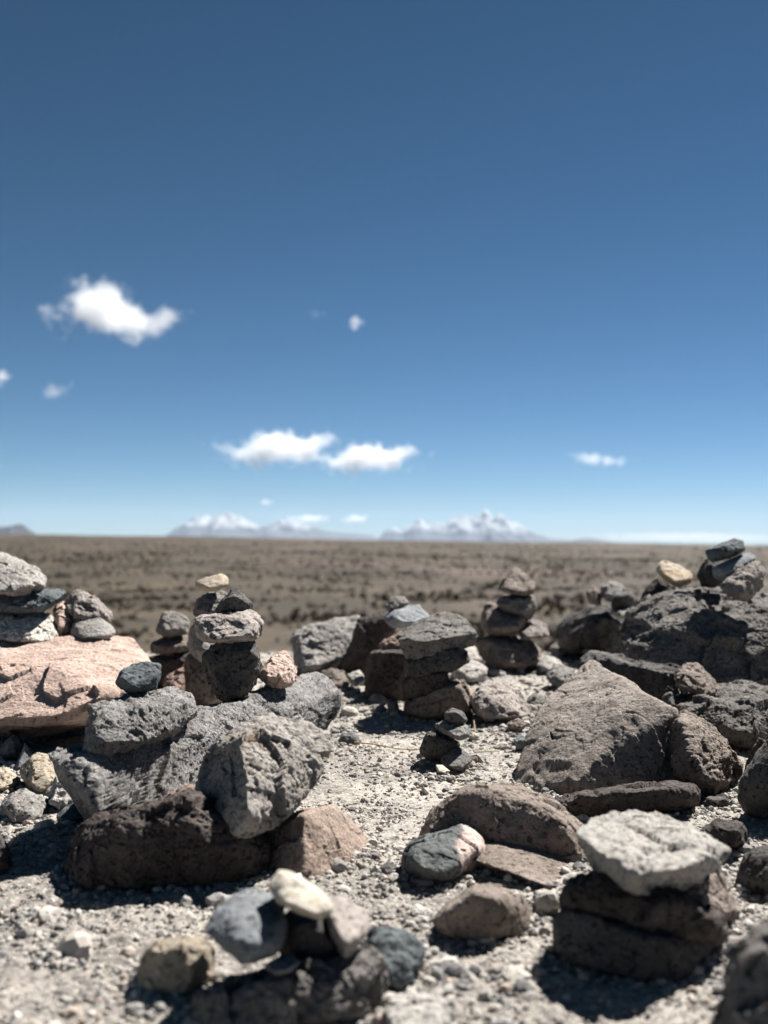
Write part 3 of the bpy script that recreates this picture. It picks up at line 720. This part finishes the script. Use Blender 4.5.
def build_gravel():
    def spots(n, r0, r1, wide=.6):
        r = np.sqrt(rng.random(n) * (r1 ** 2 - r0 ** 2) + r0 ** 2)
        a = (rng.random(n) - .5) * 2 * wide
        return r * np.sin(a), r * np.cos(a)
    allv = []
    sets = [(70000, .85, 2.1, .0016, 1), (60000, 1.7, 3.6, .0023, 1), (10500, .85, 3.6, .0042, 2), (17000, 3.2, 6.2, .0052, 1), (3000, .9, 5.5, .0058, 1), (500, 1.1, 5.5, .009, 2), (240, 2.6, 4.9, .017, 3)]  # last set: small rubble stones merged in with the gravel
    vs, fs, off = [], [], 0
    for n, r0, r1, s, lv in sets:
        x, y = spots(n, r0, r1)
        p = np.stack([x, y, 0 * x], 1)
        keep = rng.random(n) < sstep(-.35, .35, perlin(p * 4.5) + .5 * perlin(p * 11)) * .85 + .15
        x, y = x[keep], y[keep]; n = len(x)
        sz = s * np.exp(rng.normal(size=n) * .38)
        z = ground_h(x, y) + sz * .25
        s3 = sz[:, None] * rng.uniform(.7, 1.35, (n, 3))
        me = scatter_mesh('tmp', np.stack([x, y, z], 1), s3, lv, {1: .2, 2: .12, 3: .05}[lv])
        v = np.empty(len(me.vertices) * 3, np.float32); me.vertices.foreach_get('co', v)
        f = np.empty(len(me.polygons) * 3, np.int32); me.loops.foreach_get('vertex_index', f)
        vs.append(v.reshape(-1, 3)); fs.append(f.reshape(-1, 3) + off); off += len(vs[-1])
        bpy.data.meshes.remove(me)
    cx, cyy, cs = [], [], []
    for ob, wp in STONES:
        gz = ground_h(wp[:, 0], wp[:, 1])
        m = (np.abs(wp[:, 2] - gz) < .012) & (np.hypot(wp[:, 0], wp[:, 1]) < 6)
        q = wp[m]
        if len(q) < 8: continue
        k = int(min(320, 60 + len(q) * .12))
        q = q[rng.integers(0, len(q), k)]
        cc = wp.mean(0); d = q[:, :2] - cc[:2]; d /= np.linalg.norm(d, axis=1)[:, None] + 1e-6
        e = np.abs(rng.normal(size=k))[:, None] * .014 - .002
        cx.append(q[:, 0] + d[:, 0] * e[:, 0]); cyy.append(q[:, 1] + d[:, 1] * e[:, 0]); cs.append(.0026 * np.exp(rng.normal(size=k) * .5) * (1 + .25 * max(0, cc[1] - 2)))
    x = np.concatenate(cx); y = np.concatenate(cyy); sz = np.concatenate(cs)
    me = scatter_mesh('tmp', np.stack([x, y, ground_h(x, y) + sz * .4], 1), sz[:, None] * rng.uniform(.7, 1.35, (len(x), 3)), 2, .1)
    v = np.empty(len(me.vertices) * 3, np.float32); me.vertices.foreach_get('co', v)
    f = np.empty(len(me.polygons) * 3, np.int32); me.loops.foreach_get('vertex_index', f)
    vs.append(v.reshape(-1, 3)); fs.append(f.reshape(-1, 3) + off); off += len(vs[-1])
    bpy.data.meshes.remove(me)
    me = mesh_from('gravel', np.vstack(vs), np.vstack(fs), smooth=False)
    mt = island_mat('gravel_mix', [(.10, .10, .105), (.25, .24, .23), (.38, .35, .31), (.15, .15, .15), (.42, .40, .375), (.30, .235, .19), (.34, .32, .29), (.13, .125, .125), (.50, .475, .43), (.27, .255, .24)])
    tag(link('gravel', me, mt), 'loose grey and beige gravel and small stones covering the sandy ground', 'gravel', kind='stuff')


build_gravel()


def build_scrub():
    n = 70000
    u = rng.random(n)
    r = 12 * (640 / 12.0) ** (u ** .85)
    a = (rng.random(n) - .5) * 1.1
    x, y = r * np.sin(a), r * np.cos(a)
    p = np.stack([x, y, 0 * x], 1)
    keep = rng.random(n) < sstep(-.2, .35, perlin(p / 6.) + .8 * perlin(p / 31.) + .4 * perlin(p / 2.)) * .96 + .04
    x, y, r = x[keep], y[keep], r[keep]; n = len(x)
    z = ground_h(x, y)
    def blades(x, y, z, s, k, name, spread, wd):
        n = len(x)
        az = rng.random((n, k)) * 2 * np.pi; tilt = rng.random((n, k)) * spread
        L = s[:, None] * rng.uniform(.6, 1.1, (n, k))
        bx, by = x[:, None] + np.cos(az) * s[:, None] * .22, y[:, None] + np.sin(az) * s[:, None] * .22
        dx, dy, dz = np.cos(az) * np.sin(tilt), np.sin(az) * np.sin(tilt), np.cos(tilt)
        w = L * wd
        az2 = rng.random((n, k)) * 2 * np.pi
        px, py = np.cos(az2) * w, np.sin(az2) * w
        b1 = np.stack([bx - px, by - py, z[:, None] + 0 * bx - .02], -1); b2 = np.stack([bx + px, by + py, z[:, None] + 0 * bx - .02], -1)
        t1 = np.stack([bx + dx * L - px * .5, by + dy * L - py * .5, z[:, None] + dz * L], -1)
        t2 = np.stack([bx + dx * L + px * .5, by + dy * L + py * .5, z[:, None] + dz * L * .93], -1)
        v = np.stack([b1, b2, t2, t1], 2).reshape(-1, 3)
        f = np.arange(len(v)).reshape(-1, 4)
        return v, f
    dark = rng.random(n) < .32
    s = np.exp(rng.normal(size=n) * .4) * .125 * np.where(r > 150, 1.5, 1)
    v, f = blades(x[~dark], y[~dark], z[~dark], s[~dark] * 1.1, 14, 'g', .8, .12)
    m = island_mat('dry_bunch_grass', [(.07, .054, .033), (.10, .078, .048), (.056, .044, .027), (.125, .098, .062)])
    tag(link('dry_grass', mesh_from('dry_grass', v, f, False), m), 'dry straw-coloured bunch grass dotted over the brown plain', 'dry grass', kind='stuff')
    v, f = blades(x[dark], y[dark], z[dark], s[dark], 22, 'g', 1.25, .16)
    m = island_mat('dark_scrub', [(.036, .031, .019), (.055, .046, .028), (.042, .036, .023), (.066, .055, .034)])
    tag(link('scrub', mesh_from('scrub', v, f, False), m), 'low dark scrub cushions scattered over the brown plain', 'scrub', kind='stuff')


build_scrub()


# dry straws on the gravel
def straw(label, pts, D, rad):
    q = [P(px, py, CAM_H * F / (py - 540) * 1.0) + np.array([0, 0, h]) for px, py, h in pts]
    vs, fs = [], []
    fine = []
    for i in range(len(q) - 1):
        for t in np.linspace(0, 1, 6, endpoint=False): fine.append(q[i] * (1 - t) + q[i + 1] * t)
    fine.append(q[-1])
    k = 6
    for i, c in enumerate(fine):
        d = fine[min(i + 1, len(fine) - 1)] - fine[max(i - 1, 0)]; d = d / np.linalg.norm(d)
        a = np.cross(d, [0, 0, 1.]); a /= np.linalg.norm(a) + 1e-9; b = np.cross(d, a)
        rr = rad * (1 - .5 * i / len(fine))
        for j in range(k):
            vs.append(c + rr * (math.cos(2 * math.pi * j / k) * a + math.sin(2 * math.pi * j / k) * b))
    for i in range(len(fine) - 1):
        for j in range(k):
            fs.append([i * k + j, i * k + (j + 1) % k, (i + 1) * k + (j + 1) % k, (i + 1) * k + j])
    c = np.mean(vs, 0)
    o = link('straw', mesh_from('straw', np.array(vs) - c, fs), STRAW, tuple(c))
    tag(o, label, 'straw', 'dry straws on the gravel')


STRAW, nt_, bs_ = new_mat('dry_straw'); bs_.inputs['Base Color'].default_value = (.40, .32, .19, 1)
straw('long dry straw lying across the open gravel below the cairn shadow', [(346, 744, .006), (375, 748, .009), (398, 752, .007), (421, 752, .006)], None, .0022)
straw('thin dry straw in front of the flat-topped cairn', [(352, 704, .008), (380, 703, .008), (408, 704, .006)], None, .002)
straw('short dry stalk right of the tiny cairn', [(474, 754, .004), (488, 754, .006), (500, 753, .004)], None, .0016)
straw('upright broken stalk beside the flat-topped cairn base', [(471, 728, .05), (473, 722, .02), (476, 736, .0)], None, .0015)

# ------------------------------------------------------------------ far hills and mountains
def far_range(name, dist, cols, seed, snow, base_col, snow_h, rock_h, depth=3000):
    """height field whose crest runs through given (pixel x, pixel y) points at a real distance"""
    xs = np.array([c[0] for c in cols], float); ys = np.array([c[1] for c in cols], float)
    NX, NY = 420, 60
    px = np.linspace(xs[0], xs[-1], NX); py = np.interp(px, xs, ys)
    crest = np.array([P(a, b, dist) for a, b in zip(px, py)])
    base = -200.0
    hh = crest[:, 2] - base
    tt = np.linspace(-1, 1, NY)
    V = np.zeros((NY, NX, 3))
    for k, t in enumerate(tt):
        prof = (1 - abs(t)) ** 1.15
        q = np.stack([crest[:, 0], np.full(NX, dist + t * depth), np.zeros(NX)], 1)
        nz = fbm(q / (dist * .028) + seed, 5, .55)
        rid = 1 - 2 * np.abs(perlin(q / (dist * .016) + seed))
        V[k, :, 0] = crest[:, 0] + t * dist * .004 * perlin(q / 900. + 4)
        V[k, :, 1] = dist + t * depth
        vis = np.maximum(crest[:, 2] - (0), 0)
        V[k, :, 2] = base + hh * prof + prof * (1 - prof * .7) * vis * (.55 * nz + .35 * rid) + vis * (.30 * nz + .16 * rid * prof)
    v = V.reshape(-1, 3)
    i = np.arange(NY - 1)[:, None] * NX; j = np.arange(NX - 1)[None]
    f = np.stack([i + j, i + j + 1, i + NX + j + 1, i + NX + j], -1).reshape(-1, 4)
    c = v.mean(0); c[2] = 0
    m, nt, bs = new_mat(name + '_rock')
    tc = nt.nodes.new('ShaderNodeTexCoord'); ge = nt.nodes.new('ShaderNodeNewGeometry')
    sp = nt.nodes.new('ShaderNodeSeparateXYZ'); nt.links.new(ge.outputs['Position'], sp.inputs[0])
    n = noise(nt, tc.outputs['Object'], 1 / (dist * .012), 6, .65)
    colr = mix(nt, ramp(nt, n, .4, .6), base_col, tuple(x * 1.5 for x in base_col))
    if snow:
        ma = nt.nodes.new('ShaderNodeMath'); ma.operation = 'MULTIPLY_ADD'; ma.inputs[1].default_value = snow_h * 2.4
        nt.links.new(n, ma.inputs[0]); nt.links.new(sp.outputs['Z'], ma.inputs[2])
        mr = nt.nodes.new('ShaderNodeMapRange'); mr.inputs['From Min'].default_value = snow_h * 1.2 + rock_h; mr.inputs['From Max'].default_value = snow_h * 1.35 + rock_h
        nt.links.new(ma.outputs[0], mr.inputs[0])
        colr = mix(nt, mr.outputs[0], colr, (.30, .31, .33))
    nt.links.new(colr, bs.inputs['Base Color'])
    tag(link(name, mesh_from(name, v - c, f), m, tuple(c)), kind='structure')


far_range('mountains', 26000, [(150, 541), (165, 537), (180, 527), (195, 520), (203, 518), (212, 522), (222, 517), (238, 522), (250, 525), (262, 529), (272, 525), (285, 522), (300, 527), (318, 530), (335, 533), (352, 535), (372, 536), (384, 541)], 3.1, True, (.06, .06, .065), 200, 260)
far_range('mountains', 26000, [(376, 541), (384, 533), (394, 529), (402, 532), (412, 525), (420, 522), (428, 527), (438, 524), (446, 526), (455, 521), (463, 519), (470, 524), (478, 520), (486, 517), (494, 521), (502, 519), (509, 525), (518, 527), (527, 530), (536, 535), (550, 538), (575, 541)], 8.7, True, (.05, .05, .06), 200, 190)
far_range('hills', 9000, [(-60, 534), (-20, 531), (2, 529), (14, 526), (24, 527), (32, 532), (44, 537), (60, 541)], 5.5, False, (.035, .035, .04), 1, 1, 900)
far_range('hills', 20000, [(560, 543), (580, 539), (592, 538), (606, 541), (625, 544)], 2.5, False, (.05, .05, .06), 1, 1, 1500)

# ------------------------------------------------------------------ haze
bm = bmesh.new()
bmesh.ops.create_cube(bm, size=1.0)
hz_lo, hz_hi = np.array([-33000., -33000., -420.]), np.array([33000., 33000., 760.])
for v in bm.verts: v.co = Vector([(hz_lo[k] + hz_hi[k]) / 2 + v.co[k] * (hz_hi[k] - hz_lo[k]) for k in range(3)])
me = bpy.data.meshes.new('haze'); bm.to_mesh(me); bm.free()
hm = bpy.data.materials.new('haze_air'); hm.use_nodes = True
nt = hm.node_tree; nt.nodes.clear()
out = nt.nodes.new('ShaderNodeOutputMaterial'); pv = nt.nodes.new('ShaderNodeVolumePrincipled')
pv.inputs['Color'].default_value = (.52, .69, .90, 1); pv.inputs['Density'].default_value = 2.1e-5; pv.inputs['Anisotropy'].default_value = 0
nt.links.new(pv.outputs[0], out.inputs['Volume'])
tag(link('haze', me, hm), kind='stuff')

# ------------------------------------------------------------------ clouds
def cloud_mat(name, size, dens, seed, wisp):
    m = bpy.data.materials.new(name); m.use_nodes = True
    nt = m.node_tree; nt.nodes.clear()
    out = nt.nodes.new('ShaderNodeOutputMaterial'); pv = nt.nodes.new('ShaderNodeVolumePrincipled')
    pv.inputs['Color'].default_value = (.93, .94, .95, 1); pv.inputs['Anisotropy'].default_value = 0.1
    tc = nt.nodes.new('ShaderNodeTexCoord')
    # normalised coordinates of the cloud body
    mp = nt.nodes.new('ShaderNodeVectorMath'); mp.operation = 'DIVIDE'; mp.inputs[1].default_value = size
    nt.links.new(tc.outputs['Object'], mp.inputs[0])
    ln = nt.nodes.new('ShaderNodeVectorMath'); ln.operation = 'LENGTH'; nt.links.new(mp.outputs[0], ln.inputs[0])
    of = nt.nodes.new('ShaderNodeVectorMath'); of.operation = 'ADD'; of.inputs[1].default_value = (seed * 3.7,) * 3
    nt.links.new(tc.outputs['Object'], of.inputs[0])
    n = noise(nt, of.outputs[0], .95 / size[2], 8, .66)
    # density = clamp(noise*k - len)
    a = nt.nodes.new('ShaderNodeMath'); a.operation = 'MULTIPLY_ADD'; a.inputs[1].default_value = wisp; nt.links.new(n, a.inputs[0]); a.inputs[2].default_value = .60 - wisp * .5
    s = nt.nodes.new('ShaderNodeMath'); s.operation = 'SUBTRACT'; nt.links.new(a.outputs[0], s.inputs[0]); nt.links.new(ln.outputs['Value'], s.inputs[1])
    mr = nt.nodes.new('ShaderNodeMapRange'); mr.inputs['From Min'].default_value = 0; mr.inputs['From Max'].default_value = .75
    mr.inputs['To Max'].default_value = dens; nt.links.new(s.outputs[0], mr.inputs[0])
    nt.links.new(mr.outputs[0], pv.inputs['Density'])
    nt.links.new(pv.outputs[0], out.inputs['Volume'])
    return m


def cloud(label, cx, cy, w, h, dist, dens=1.0, wisp=2.9, tilt=0):
    c = P(cx, cy, dist)
    sx, sz = w / 2 / F * dist, h / 2 / F * dist
    size = (sx * 1.15, sx * .7, sz * 1.15)
    v, f = ico(4)
    me = mesh_from('cloud', v * np.array(size) * 1.35, f)
    mt = cloud_mat('cloud_vapour', size, dens * 3.4 / sz, (cx + cy) % 53, wisp)
    o = link('cloud', me, mt, tuple(c))
    o.rotation_euler = (0, math.radians(tilt), 0)
    tag(o, label, 'cloud', 'small clouds in the blue sky')


cloud('largest puffy white cloud high at the upper left', 107, 310, 142, 78, 9000, tilt=13)
cloud('small faint cloud below the largest cloud', 54, 391, 40, 26, 12000, dens=.12, tilt=-20)
cloud('tiny cloud cut off by the left edge', 2, 377, 26, 22, 12000, dens=.6)
cloud('left one of the two joined low flat clouds', 276, 448, 132, 46, 16000)
cloud('right one of the two joined low flat clouds', 366, 458, 116, 38, 16000)
cloud('tiny lone puff high near the middle', 359, 323, 22, 20, 12000, dens=.5)
cloud('hair-thin faint wisp left of the tiny lone puff', 316, 314, 24, 12, 12000, dens=.03)
cloud('thin wispy cloud low on the right', 598, 459, 74, 16, 20000, dens=.16, tilt=6, wisp=2.9)
cloud('tiny cloudlet above the left snowy mountain', 266, 502, 16, 7, 38000, dens=.4)
cloud('small cloud over the saddle of the snowy mountains', 308, 519, 50, 11, 60000, dens=.5)
cloud('small bright cloud between the two snowy ranges', 354, 519, 34, 12, 60000, dens=.6)
cloud('long low cloud bank on the right horizon', 690, 537, 300, 14, 60000, dens=.05, wisp=1.6)

# ------------------------------------------------------------------ light
SUN_AZ, SUN_EL = math.radians(36), math.radians(48)
world = bpy.data.worlds.new('World'); sc.world = world; world.use_nodes = True
nt = world.node_tree
bg = nt.nodes['Background']
sky = nt.nodes.new('ShaderNodeTexSky'); sky.sky_type = 'NISHITA'; sky.sun_disc = False
sky.sun_elevation = SUN_EL; sky.sun_rotation = SUN_AZ
sky.altitude = 4800; sky.air_density = 1.0; sky.dust_density = .5; sky.ozone_density = 4.0
sep = nt.nodes.new('ShaderNodeSeparateColor'); com = nt.nodes.new('ShaderNodeCombineColor')
nt.links.new(sky.outputs[0], sep.inputs[0])
for ch, (g_, k_) in enumerate(((1.674, .152), (1.374, .252), (1.46, .186))):      # colour grade per channel: steeper fall-off towards the zenith
    pw = nt.nodes.new('ShaderNodeMath'); pw.operation = 'POWER'; pw.inputs[1].default_value = g_
    ml = nt.nodes.new('ShaderNodeMath'); ml.operation = 'MULTIPLY'; ml.inputs[1].default_value = k_
    nt.links.new(sep.outputs[ch], pw.inputs[0]); nt.links.new(pw.outputs[0], ml.inputs[0]); nt.links.new(ml.outputs[0], com.inputs[ch])
vs_ = com
nt.links.new(vs_.outputs[0], bg.inputs[0]); bg.inputs[1].default_value = .05
sd = bpy.data.lights.new('sun', 'SUN'); sd.energy = 5.0; sd.angle = math.radians(.53); sd.color = (1, .955, .90)
so = bpy.data.objects.new('sun', sd); COL.objects.link(so)
sdir = Vector((math.sin(SUN_AZ) * math.cos(SUN_EL), math.cos(SUN_AZ) * math.cos(SUN_EL), math.sin(SUN_EL)))
so.rotation_euler = sdir.to_track_quat('Z', 'Y').to_euler()

sc.view_settings.view_transform = 'Standard'
sc.view_settings.look = 'None'
sc.view_settings.exposure = 1.52
sc.view_settings.gamma = 1
sc.view_settings.use_curve_mapping = False
cy = sc.cycles
cy.max_bounces = 8; cy.diffuse_bounces = 1; cy.glossy_bounces = 2; cy.volume_bounces = 6; cy.transparent_max_bounces = 16
cy.use_denoising = True
cy.volume_max_steps = 200
